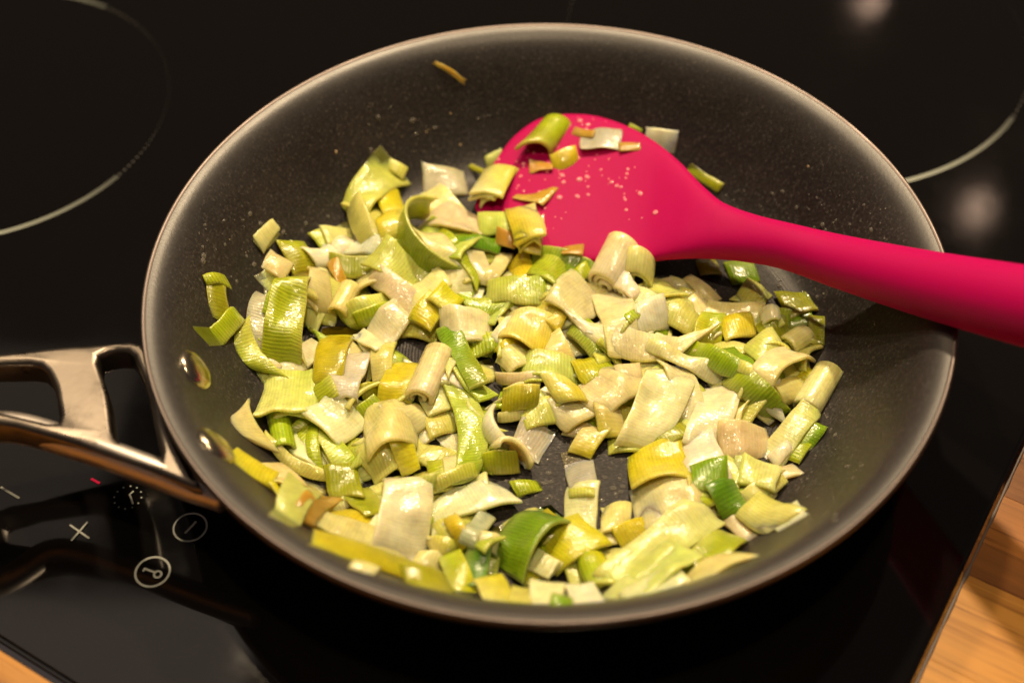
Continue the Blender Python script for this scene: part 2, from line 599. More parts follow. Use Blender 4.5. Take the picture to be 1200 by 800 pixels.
# touch symbols, placed where they are printed on the glass
bar('minus_mark', hob_xy(1, 571), hob_xy(23, 584), 0.0009, M_PRINT)
bar('cross_mark', hob_xy(82, 615), hob_xy(105, 631), 0.0007, M_PRINT)
bar('cross_mark', hob_xy(84, 634), hob_xy(103, 612), 0.0007, M_PRINT, 0.0005)
bar('indicator_light', hob_xy(107, 561), hob_xy(117, 566.5), 0.0010, M_LED)
cx, cy = hob_xy(223, 618)
flat_ring('power_ring', cx, cy, 0.0054, 0.0060, M_PRINT)
bar('power_stroke', hob_xy(217, 625), hob_xy(230, 611), 0.0007, M_PRINT)
cx, cy = hob_xy(179, 670)
flat_ring('lock_ring', cx, cy, 0.0054, 0.0061, M_PRINT)
kx, ky = hob_xy(185, 673)
flat_ring('key_bow', kx, ky, 0.0009, 0.0016, M_PRINT, n=24)
bar('key_shaft', hob_xy(181, 670.5), hob_xy(169, 666), 0.0007, M_PRINT)
bar('key_bit', hob_xy(170, 666.5), hob_xy(168, 670), 0.0006, M_PRINT, 0.0005)
tcx, tcy = hob_xy(150, 583)
for k in range(12):
    a = math.radians(30 * k)
    flat_ring('timer_dot', tcx + 0.0048 * math.cos(a), tcy + 0.0048 * math.sin(a), 0.0, 0.00034, M_PRINT, n=8)
bar('timer_hand', hob_xy(152, 579), hob_xy(156, 591), 0.0007, M_PRINT)
bar('timer_hand', hob_xy(152, 580), hob_xy(157, 576), 0.0006, M_PRINT, 0.0005)

# ------------------------------------------------------------------ frying pan
FLOOR_Z = 0.0082
pan = empty('frying_pan', (0, 0, 0))
tag(pan, 'dark nonstick frying pan with steel handle full of frying leeks', 'frying pan')
inner = [(0.0, 0.0082), (0.03, 0.0082), (0.06, 0.0082), (0.09, 0.0082), (0.0965, 0.0084), (0.1015, 0.0096), (0.1058, 0.0122),
         (0.1095, 0.0160), (0.1130, 0.0206), (0.1165, 0.0258), (0.1200, 0.0315), (0.1232, 0.0370), (0.1262, 0.0422),
         (0.1286, 0.0460), (0.1304, 0.0488), (0.1322, 0.0510), (0.1340, 0.0526), (0.1358, 0.05365), (0.1372, 0.0542), (0.1384, 0.0545)]
v, f = lathe([(max(r, 1e-5), z) for r, z in inner], 192)
mesh_obj('pan_interior', v, f, M_PAN, pan)
rim = [(0.1384, 0.0545), (0.1390, 0.0549), (0.1397, 0.0551), (0.1402, 0.0545), (0.1402, 0.0526), (0.1398, 0.0512), (0.1390, 0.0506)]
v, f = lathe(rim, 192)
mesh_obj('pan_rim', v, f, M_RIM, pan)
outer = [(0.1390, 0.0506), (0.1345, 0.0490), (0.1300, 0.0440), (0.1250, 0.0360), (0.1180, 0.0250), (0.1120, 0.0150), (0.1070, 0.0070),
         (0.1030, 0.0022), (0.0990, 0.0008), (0.06, 0.0008), (0.00001, 0.0008)]
v, f = lathe(outer, 192)
mesh_obj('pan_exterior', v, f, M_UNDER, pan)

PR = np.array([r for r, z in inner] + [0.1398, 0.16]); PZ = np.array([z for r, z in inner] + [0.0551, 0.0551])


def wall_z(x, y):
    return np.interp(np.hypot(x, y), PR, PZ)


def on_wall(px, py):
    z = 0.02
    for _ in range(30):
        p = at(px, py, z)
        z = 0.5 * z + 0.5 * float(wall_z(p[0], p[1]))
    p = at(px, py, z)
    r = math.hypot(p[0], p[1])
    s = (np.interp(r + .001, PR, PZ) - np.interp(r - .001, PR, PZ)) / .002
    n = np.array([-s * p[0] / r, -s * p[1] / r, 1.0])
    return p, n / np.linalg.norm(n)


def rivet(px, py):
    p, n = on_wall(px, py)
    prof = [(0.0080, -0.0006), (0.0079, 0.0004), (0.0073, 0.0011), (0.0058, 0.0018), (0.0038, 0.0022), (0.0018, 0.0024), (1e-5, 0.00245)]
    v, f = lathe(prof, 32)
    q = Vector(n).to_track_quat('Z', 'Y').to_matrix()
    v = [tuple(q @ Vector(a) + Vector(p)) for a in v]
    mesh_obj('rivet', v, f, M_RIVET, pan)


rivet(229, 433)
rivet(253, 522)

# handle: a cast steel fork, two windows, deep rounded front rail
HZ = 0.0445


def hz(x, y, dz=0.0):
    p = at(x, y, HZ)
    return p[0], p[1]


GA = np.array([-0.9617, -0.2742])     # outward along the grip
GS = np.array([-GA[1], GA[0]])


def grip(s, o):
    return tuple(GA * s + GS * o)


cu = bpy.data.curves.new('handle_plate', 'CURVE')
cu.dimensions = '2D'
cu.fill_mode = 'BOTH'
cu.extrude = 0.0035
cu.bevel_depth = 0.0022
cu.bevel_resolution = 4
cu.resolution_u = 8
cu.offset = -0.0022


def spline(pts, r=3):
    sp = cu.splines.new('BEZIER')
    sp.bezier_points.add(len(pts) - 1)
    for b, p in zip(sp.bezier_points, pts):
        b.co = (p[0], p[1], 0)
        b.handle_left_type = b.handle_right_type = 'AUTO'
    sp.use_cyclic_u = True


def rounded(pts, r):
    """round polygon corners: 3 points each"""
    out = []
    n = len(pts)
    for i in range(n):
        a, b, c = (np.array(pts[(i + k) % n], float) for k in (-1, 0, 1))
        da, dc = a - b, c - b
        la, lc = np.linalg.norm(da), np.linalg.norm(dc)
        k = min(r, la * .45, lc * .45)
        p, q = b + da / la * k, b + dc / lc * k
        out += [p, 0.25 * p + 0.5 * b + 0.25 * q, q]
    return out


outer_px = [hz(172, 397), hz(80, 405), hz(0, 419), grip(0.215, -0.0145), grip(0.27, -0.0125), grip(0.345, -0.0125), grip(0.352, 0.0), grip(0.345, 0.0125),
            grip(0.27, 0.0125), grip(0.215, 0.0145), hz(0, 499), hz(90, 520), hz(180, 552), hz(240, 576), hz(226, 552), hz(202, 505), hz(182, 440)]


def linear_poly(pts, r):
    sp = cu.splines.new('POLY')
    pts = rounded(pts, r)
    sp.points.add(len(pts) - 1)
    for b, p in zip(sp.points, pts):
        b.co = (p[0], p[1], 0, 1)
    sp.use_cyclic_u = True


linear_poly(outer_px, 0.006)
linear_poly([hz(111, 414), hz(152, 407), hz(171, 455), hz(190, 540), hz(152, 523), hz(133, 512), hz(127, 460)], 0.0045)
linear_poly([hz(-80, 438), hz(50, 428), hz(64, 452), hz(71, 499), hz(10, 488), hz(-80, 472)], 0.004)
tmp = bpy.data.objects.new('handle_tmp', cu)
COL.objects.link(tmp)
dg = bpy.context.evaluated_depsgraph_get()
me = bpy.data.meshes.new_from_object(tmp.evaluated_get(dg))
bpy.data.objects.remove(tmp)
me.materials.clear()
me.materials.append(M_SATIN)
me.name = 'handle_plate'
for p in me.polygons:
    p.use_smooth = True
me.set_sharp_from_angle(angle=math.radians(35))
# slight crown of the web and rise towards the grip
for vtx in me.vertices:
    s = float(GA @ np.array([vtx.co.x, vtx.co.y])); o_ = float(GS @ np.array([vtx.co.x, vtx.co.y]))
    vtx.co.z += max(0.0, s - 0.16) * 0.10
handle = bpy.data.objects.new('handle', me)
COL.objects.link(handle)
handle.location = (0, 0, HZ - 0.0057)
handle.parent = pan

rail = [at(262, 588, HZ - 0.008), at(236, 575, HZ - 0.007), at(180, 553, HZ - 0.0062), at(90, 521, HZ - 0.0062), at(0, 500, HZ - 0.0062),
        np.array([*grip(0.215, 0.0155), HZ - 0.003]), np.array([*grip(0.27, 0.0125), HZ + 0.002]), np.array([*grip(0.34, 0.0118), HZ + 0.009])]
pth = catmull(rail, 8)
n_ = len(pth)
v, f = tube(pth, [0.0030 + 0.0016 * min(1, i / 10) for i in range(n_)], [0.0050 + 0.0014 * min(1, i / 14) for i in range(n_)], 24)
o = mesh_obj('handle_rail', v, f, M_RAIL, handle)
o.matrix_parent_inverse = Matrix.Translation((0, 0, -(HZ - 0.0057)))

# ------------------------------------------------------------------ spatula
ST = [  # top edge px, bottom edge px, z top, z bottom, half thickness
    (562, 226, 557, 245, .0150, .0125, .0016), (571, 206, 565, 259, .0165, .0125, .0020), (584, 185, 583, 274, .0185, .0130, .0023),
    (606, 158, 608, 290, .0215, .0135, .0026), (640, 138, 648, 302, .0245, .0140, .0028), (690, 136, 692, 307, .0265, .0150, .0030),
    (735, 149, 728, 308, .0280, .0165, .0033), (770, 169, 756, 306, .0290, .0185, .0038), (800, 194, 780, 303, .0305, .0210, .0046),
    (825, 220, 803, 301, .0320, .0235, .0056), (850, 240, 829, 301, .0335, .0255, .0066), (887, 254, 868, 304, .0360, .0290, .0074),
    (932, 265, 914, 313, .0405, .0340, .0080), (1000, 280, 978, 336, .0480, .0405, .0090), (1100, 298, 1076, 369, .0620, .0530, .0108),
    (1200, 313, 1174, 398, .0780, .0675, .0122), (1310, 330, 1282, 428, .0950, .0835, .0130), (1450, 352, 1420, 466, .1150, .1030, .0132),
    (1600, 380, 1572, 500, .1350, .1240, .0128), (1650, 392, 1628, 500, .1420, .1320, .0105), (1672, 402, 1658, 480, .1450, .1390, .006)]
secs = []
for a, b_, c, d, zt, zb, h in ST:
    secs.append(np.concatenate([at(a, b_, zt), at(c, d, zb), [h]]))
PER = 8
S = catmull(secs, PER)
SPLIT = 10 * PER
NS = 40


def section(i):
    P, Q, h = S[i][:3], S[i][3:6], S[i][6]
    m0 = (S[max(i - 1, 0)][:3] + S[max(i - 1, 0)][3:6]) / 2
    m1 = (S[min(i + 1, len(S) - 1)][:3] + S[min(i + 1, len(S) - 1)][3:6]) / 2
    a = m1 - m0; a /= np.linalg.norm(a)
    c, wv = (P + Q) / 2, (P - Q) / 2
    n = np.cross(a, wv); n /= np.linalg.norm(n)
    if n[2] < 0:
        n = -n
    hw = np.linalg.norm(wv)
    out = []
    for k in range(NS):
        t = 2 * math.pi * k / NS
        e = 0.62 if i < SPLIT * 0.75 else 0.62 + 0.38 * min(1, (i - SPLIT * .75) / (SPLIT * .5))
        cx_, sx_ = math.cos(t), math.sin(t)
        x = math.copysign(abs(cx_) ** e, cx_)
        y = math.copysign(abs(sx_) ** e, sx_)
        dish = -0.0022 * max(0, 1 - i / (SPLIT * .8)) * (1 - x * x) * min(1, i / 12)
        out.append(c + wv * x + n * (h * y + dish))
    return out


spat = empty('spatula', tuple(at(640, 290, 0.012)))
tag(spat, 'magenta silicone spoon spatula resting across the pan', 'spatula')


def loft(name, i0, i1, cap0, cap1):
    vs, fs = [], []
    for i in range(i0, i1 + 1):
        vs += section(i)
    m = i1 - i0
    for i in range(m):
        for k in range(NS):
            q = (k + 1) % NS
            fs.append((i * NS + k, i * NS + q, (i + 1) * NS + q, (i + 1) * NS + k))
    if cap0:
        fs.append(tuple(range(NS)))
    if cap1:
        fs.append(tuple(range((m + 1) * NS - 1, m * NS - 1, -1)))
    o = mesh_obj(name, vs, fs, M_SIL, spat)
    bm = bmesh.new(); bm.from_mesh(o.data); bmesh.ops.recalc_face_normals(bm, faces=bm.faces)
    bm.to_mesh(o.data); bm.free()
    o.matrix_parent_inverse = Matrix.Translation(-spat.location)
    return vs


blade_v = loft('blade', 0, SPLIT, True, False)
loft('handle', SPLIT, len(S) - 1, False, True)

# ------------------------------------------------------------------ leeks: height field of what already lies in the pan
RES = 0.0005
HN = 600
ax = (np.arange(HN) - HN / 2) * RES
GX, GY = np.meshgrid(ax, ax, indexing='ij')
H = wall_z(GX, GY)


def gi(x, y):
    return (np.clip((x / RES + HN / 2).astype(int), 0, HN - 1), np.clip((y / RES + HN / 2).astype(int), 0, HN - 1))


def splat(Hm, P):
    i, j = gi(P[:, 0], P[:, 1])
    np.maximum.at(Hm, (i, j), P[:, 2])


def box_blur(A, k):
    c = np.cumsum(np.pad(A, ((k + 1, k), (0, 0)), mode='edge'), 0)
    A = (c[2 * k + 1:] - c[:-2 * k - 1]) / (2 * k + 1)
    c = np.cumsum(np.pad(A, ((0, 0), (k + 1, k)), mode='edge'), 1)
    return (c[:, 2 * k + 1:] - c[:, :-2 * k - 1]) / (2 * k + 1)


H_low = H.copy()                       # without the spatula, for what lies under it
up = []
for i in range(0, int(SPLIT * 0.74)):
    A_, B_ = np.array(section(i))[:NS // 2 + 1], np.array(section(i + 1))[:NS // 2 + 1]
    for t in np.linspace(0, 1, 12)[:-1]:
        q = A_ * (1 - t) + B_ * t
        for e in np.linspace(0, 1, 12)[:-1]:
            up.append(q[:-1] * (1 - e) + q[1:] * e)
up = np.concatenate(up)
H_sp = H.copy()
splat(H_sp, np.array(up))
H = H_sp

TINT = {'W': (0.90, 0.83, 0.51), 'C': (0.88, 0.80, 0.33), 'P': (0.70, 0.73, 0.16), 'Y': (0.74, 0.66, 0.020), 'L': (0.47, 0.60, 0.018),
        'G': (0.25, 0.44, 0.008), 'D': (0.12, 0.29, 0.006), 'O': (0.42, 0.42, 0.012), 'T': (0.86, 0.73, 0.38), 'B': (0.66, 0.38, 0.045),
        'K': (0.68, 0.67, 0.50)}
CLEAR = {'W': 0.0, 'C': 0.04, 'P': 0.09, 'Y': 0.06, 'L': 0.05, 'G': 0.04, 'D': 0.03, 'O': 0.08, 'T': 0.14, 'B': 0.22, 'K': 0.28}
RIB = {'W': 0.08, 'C': 0.16, 'P': 0.42, 'Y': 0.35, 'L': 0.9, 'G': 0.8, 'D': 0.6, 'O': 0.5, 'T': 0.06, 'B': 0.1, 'K': 0.5}


def smooth_noise(n, k, r):
    """n values of smooth random with about k control points"""
    k = max(2, k)
    c = [r.uniform(-1, 1) for _ in range(k + 1)]
    return np.interp(np.linspace(0, k, n), range(k + 1), c)


def sheet(L, W, T, bend, layers, r, limp=1.0, arc=0.0):
    """one leaf section (or several nested layers): returns verts, faces, uv, top point grid list, t along"""
    V, F, UV, TT = [], [], [], []
    sharp = []
    tops = []
    b = math.radians(bend)
    for ly in range(layers):
        Ls, Ws = L * (1 - 0.05 * ly * r.random()), W * (1 - 0.10 * r.random() * (ly > 0))
        nu = int(min(24, max(6, Ls / 0.0015))) + 2
        nv = int(min(8, max(3, Ws / 0.0024))) + 2
        bu, bv = min(0.20, 0.00045 / Ls), min(0.30, 0.00090 / Ws)
        su = np.concatenate([[0], np.linspace(bu, 1 - bu, nu - 2), [1]])
        th = b / 2 - b * su + 0.30 * limp * np.interp(su, np.linspace(0, 1, 40), smooth_noise(40, 3, r))
        ds = np.diff(su) * Ls
        cx = np.concatenate([[0], np.cumsum(np.cos((th[1:] + th[:-1]) / 2) * ds)])
        cz = np.concatenate([[0], np.cumsum(np.sin((th[1:] + th[:-1]) / 2) * ds)])
        cx -= (cx[0] + cx[-1]) / 2
        cz -= cz.mean()
        nx, nz = -np.sin(th), np.cos(th)
        wob0 = 1 + 0.04 * limp * smooth_noise(nu, 4, r)
        wob1 = 1 + 0.04 * limp * smooth_noise(nu, 4, r)
        tw = (2 * su - 1) * r.uniform(-.3, .3) * limp
        cup = r.uniform(-0.04, 0.16) * limp
        vv = np.concatenate([[-1], np.linspace(-1 + bv, 1 - bv, nv - 2), [1]])
        e0 = 0.04 * limp * smooth_noise(nv, 3, r)
        e1 = 0.04 * limp * smooth_noise(nv, 3, r)
        bas = len(V)
        offn = -ly * T * 1.15
        sk = r.uniform(-.22, .22) * limp
        tap = r.uniform(-.16, .16) * limp
        top = np.zeros((nu, nv, 3))
        for side in (1, 0):
            for i in range(nu):
                s = su[i]
                for j in range(nv):
                    y = vv[j] * Ws / 2 * (wob1[i] if vv[j] > 0 else wob0[i]) * (1 + tap * (2 * s - 1))
                    end = (e0[j] * (1 - s) ** 4 + e1[j] * s ** 4) * Ls
                    t = T * (0.42 if i in (0, nu - 1) or j in (0, nv - 1) else 1.0)
                    o = offn + (t / 2 if side else -t / 2) - cup * Ws * 0.5 * vv[j] ** 2 + tw[i] * y
                    x = cx[i] + nx[i] * o + math.cos(th[i]) * end + sk * y
                    z = cz[i] + nz[i] * o + math.sin(th[i]) * end
                    if arc:          # a slice that curves in its own plane
                        ph = math.radians(arc) * (s - 0.5)
                        R_ = Ls / math.radians(arc)
                        x += math.sin(ph) * (R_ + y) - math.cos(0) * R_ * ph
                        y2 = y * math.cos(ph) - R_ * (math.cos(ph) - math.cos(math.radians(arc) / 2) * 0.5 - 0.5)
                    else:
                        y2 = y
                    V.append((x, y2, z))
                    UV.append((s * Ls * 1000, y * 1000))
                    TT.append((s, vv[j]))
                    if side:
                        top[i, j] = V[-1]
        N = nu * nv
        for i in range(nu - 1):
            for j in range(nv - 1):
                a = bas + i * nv + j
                F.append((a, a + nv, a + nv + 1, a + 1))
                F.append((a + N, a + N + 1, a + N + nv + 1, a + N + nv))
        ring = [(i, 0) for i in range(nu)] + [(nu - 1, j) for j in range(1, nv)] + [(i, nv - 1) for i in range(nu - 2, -1, -1)] + [(0, j) for j in range(nv - 2, 0, -1)]
        for k in range(len(ring)):
            (i, j), (p, q) = ring[k], ring[(k + 1) % len(ring)]
            a, c = bas + i * nv + j, bas + p * nv + q
            F.append((a, a + N, c + N, c))
            sharp.append((a, c)); sharp.append((a + N, c + N))
        tops.append((bas, nu, nv))
    return np.array(V), F, UV, np.array(TT), tops, sharp


def rot(axis, a):
    return np.array(Matrix.Rotation(a, 3, axis))


def dense(V, tops):
    """sample points over both faces of every layer, about half a millimetre apart"""
    out = []
    for bas, nu, nv in tops:
        for N in (0, nu * nv):
            g = V[bas + N:bas + N + nu * nv].reshape(nu, nv, 3)
            for a in np.linspace(0, 1, 5)[:-1]:
                for c in np.linspace(0, 1, 6)[:-1]:
                    q = (g[:-1, :-1] * (1 - a) * (1 - c) + g[1:, :-1] * a * (1 - c) + g[:-1, 1:] * (1 - a) * c + g[1:, 1:] * a * c)
                    out.append(q.reshape(-1, 3))
    return np.concatenate(out)


GROUP = 'pieces of chopped leek frying in the pan'
ALL = []


def at_plane(x, y, c, sl):
    d = CF * FPX + (x - 600) * CR - (y - 400) * CU
    n = np.array([-sl[0], -sl[1], 1.0])
    return CP + d * (((c - CP) @ n) / (d @ n))


def leek(x0, y0, x1, y1, wpx, bend, roll, colr, label, seed, layers=1, thick=None, is_tube=False, low=False, drape=0.55, pct=62, lean=0.75, arc=0.0, name='leek_piece', group=GROUP, lift=0.0):
    global H
    r = random.Random(seed)
    Hm = H_low if low else H
    mx_, my_ = (x0 + x1) / 2, (y0 + y1) / 2
    z = 0.016
    T = (thick if thick else 1.6) * 0.001
    bend = bend * 1.3 + r.uniform(0, 22) if bend < 110 else bend
    if not is_tube:
        jit = 0.25 if arc and seed < 400 else 1.0
        roll = roll + r.uniform(-17, 17) * jit
        wpx = wpx * 1.10
        ex = 0.05
        x0, y0, x1, y1 = x0 - (x1 - x0) * ex, y0 - (y1 - y0) * ex, x1 + (x1 - x0) * ex, y1 + (y1 - y0) * ex
    pitch = math.radians(r.uniform(-13, 13)) * jit if not is_tube else 0.0
    res = None
    sl = np.zeros(2); d0 = d1 = 0.0
    for it in range(10):
        c = at(mx_, my_, z)
        P0, P1 = at_plane(x0, y0, c, sl), at_plane(x1, y1, c, sl)
        d = (P1 - P0)[:2]
        chord = np.linalg.norm(d)
        d3 = np.array([d[0] / chord, d[1] / chord, 0])
        lf = np.array([-d3[1], d3[0], 0])
        if is_tube:
            dist = (c - CP) @ CF
            dia = wpx * dist / FPX
            res = sheet(dia * math.radians(bend) / 2, chord, T, bend, layers, random.Random(seed), 0.15) if it in (0, 4, 9) else res
            V = res[0].copy()
            yaw = math.atan2(d3[1], d3[0]) - math.pi / 2
            V = V @ rot('Y', math.radians(roll)).T
        else:
            rr = math.radians(roll)
            wv = lf * math.cos(rr) + np.array([0, 0, 1.0]) * (math.sin(rr) + math.cos(rr) * float(sl @ lf[:2]))
            e = 0.004
            pv = (pix(c + wv * e) - pix(c - wv * e)) / (2 * e)
            lv = pix(c + d3 * e) - pix(c - d3 * e); lv /= np.linalg.norm(lv)
            k = abs(pv[0] * lv[1] - pv[1] * lv[0])
            W = wpx / max(k, 1500.0)
            b = math.radians(abs(bend))
            L = chord * (b / 2) / math.sin(min(b, 3.6) / 2) if b > 0.02 else chord
            L = min(L, chord * 2.2)
            if it in (0, 4, 9):
                if arc:
                    L = chord * math.radians(arc) / 2 / math.sin(math.radians(arc) / 2)
                res = sheet(L, W, T, bend, layers, random.Random(seed), 0.4 if arc and seed < 400 else 1.0, arc)
            V = res[0].copy()
            yaw = math.atan2(d3[1], d3[0])
            V = V @ rot('X', rr).T @ rot('Y', pitch).T
        V = V @ rot('Z', yaw).T
        V[:, 0] += c[0]; V[:, 1] += c[1]
        # lean on what lies below: fit a plane to the height field under the footprint
        i, j = gi(V[:, 0], V[:, 1])
        hz_ = Hm[i, j]
        A = np.c_[V[:, 0] - c[0], V[:, 1] - c[1], np.ones(len(V))]
        g, *_ = np.linalg.lstsq(A, hz_, rcond=None)
        sl = 0.5 * sl + 0.5 * g[:2] * lean
        m = np.linalg.norm(sl)
        if m > 1.3:
            sl *= 1.3 / m
        sl[1] = max(sl[1], -0.40)
        V[:, 2] += sl[0] * (V[:, 0] - c[0]) + sl[1] * (V[:, 1] - c[1])
        need = hz_ - V[:, 2]
        N0 = np.percentile(need, pct)
        zc = N0 + T * 0.25 + lift
        V[:, 2] += zc
        if drape and not is_tube and abs(roll) < 50:
            Hs = box_blur(Hm[max(0, i.min() - 14):i.max() + 15, max(0, j.min() - 14):j.max() + 15], 5)
            hh = Hs[i - max(0, i.min() - 14), j - max(0, j.min() - 14)]
            pl = A @ g
            V[:, 2] += drape * np.clip(hh - pl, -0.006, 0.006)
        # never sink through the pan itself
        under = wall_z(V[:, 0], V[:, 1]) + 0.0002 - V[:, 2]
        V[:, 2] = np.where(under > 0, V[:, 2] + under, V[:, 2])
        z = 0.5 * z + 0.5 * float((V[:, 2].min() + V[:, 2].max()) / 2)
    splat(Hm, dense(V, res[4]))
    if low:
        H = np.maximum(H, np.where(H_sp > H_low + 1e-9, H, H_low))
    o_loc = V.mean(0)
    o_loc[2] = V[:, 2].min()
    me = bpy.data.meshes.new(name)
    me.from_pydata([tuple(p) for p in (V - o_loc)], [], res[1])
    me.update()
    me.polygons.foreach_set('use_smooth', [True] * len(me.polygons))
    sset = {(min(a, b), max(a, b)) for a, b in res[5]}
    for e in me.edges:
        a, b = e.vertices
        if (min(a, b), max(a, b)) in sset:
            e.use_edge_sharp = False
    uvl = me.uv_layers.new(name='UVMap')
    vi = np.zeros(len(me.loops), int); me.loops.foreach_get('vertex_index', vi)
    uvl.data.foreach_set('uv', np.array(res[2])[vi].ravel())
    c0, c1 = np.array(TINT[colr[0]]), np.array(TINT[colr[-1]])
    j0 = np.array([r.uniform(.90, 1.08), r.uniform(.92, 1.06), r.uniform(.8, 1.2)])
    s_, v_ = res[3][:, 0], res[3][:, 1]
    t = np.clip(0.6 * s_ + 0.4 * (v_ * r.choice([-1, 1]) + 1) / 2 + 0.2 * (r.random() - .5), 0, 1)[:, None]
    t = t * t * (3 - 2 * t)
    colv = (c0 * (1 - t) + c1 * t) * j0
    # leaves pale towards one cut end
    pale = np.clip(r.choice([-1, 1]) * v_, 0, 1)[:, None] ** 2 * r.uniform(0, .35)
    colv = colv * (1 - pale) + np.array(TINT['C']) * pale
    edge = (np.maximum(np.abs(v_), np.abs(2 * s_ - 1)) > 0.97)[:, None]
    colv = np.where(edge, colv * 0.75 + np.array(TINT['C']) * 0.25, colv)
    # cut edges are paler than the skin, as leek is
    a = np.c_[np.clip(colv, 0, 0.90), np.full(len(V), (RIB[colr[0]] + RIB[colr[-1]]) / 2 * r.uniform(.7, 1.2))]
    at_ = me.attributes.new('tint', 'FLOAT_COLOR', 'POINT')
    at_.data.foreach_set('color', a.astype(np.float32).ravel())
    cl_ = me.attributes.new('clear', 'FLOAT', 'POINT')
    cl_.data.foreach_set('value', np.full(len(V), (CLEAR[colr[0]] + CLEAR[colr[-1]]) / 2 * r.uniform(.5, 1.3), dtype=np.float32))
    me.materials.append(M_LEEK)
    o = bpy.data.objects.new(name, me)
    COL.objects.link(o)
    o.location = o_loc
    tag(o, label, 'leek', group)
    ALL.append(o)
    return o


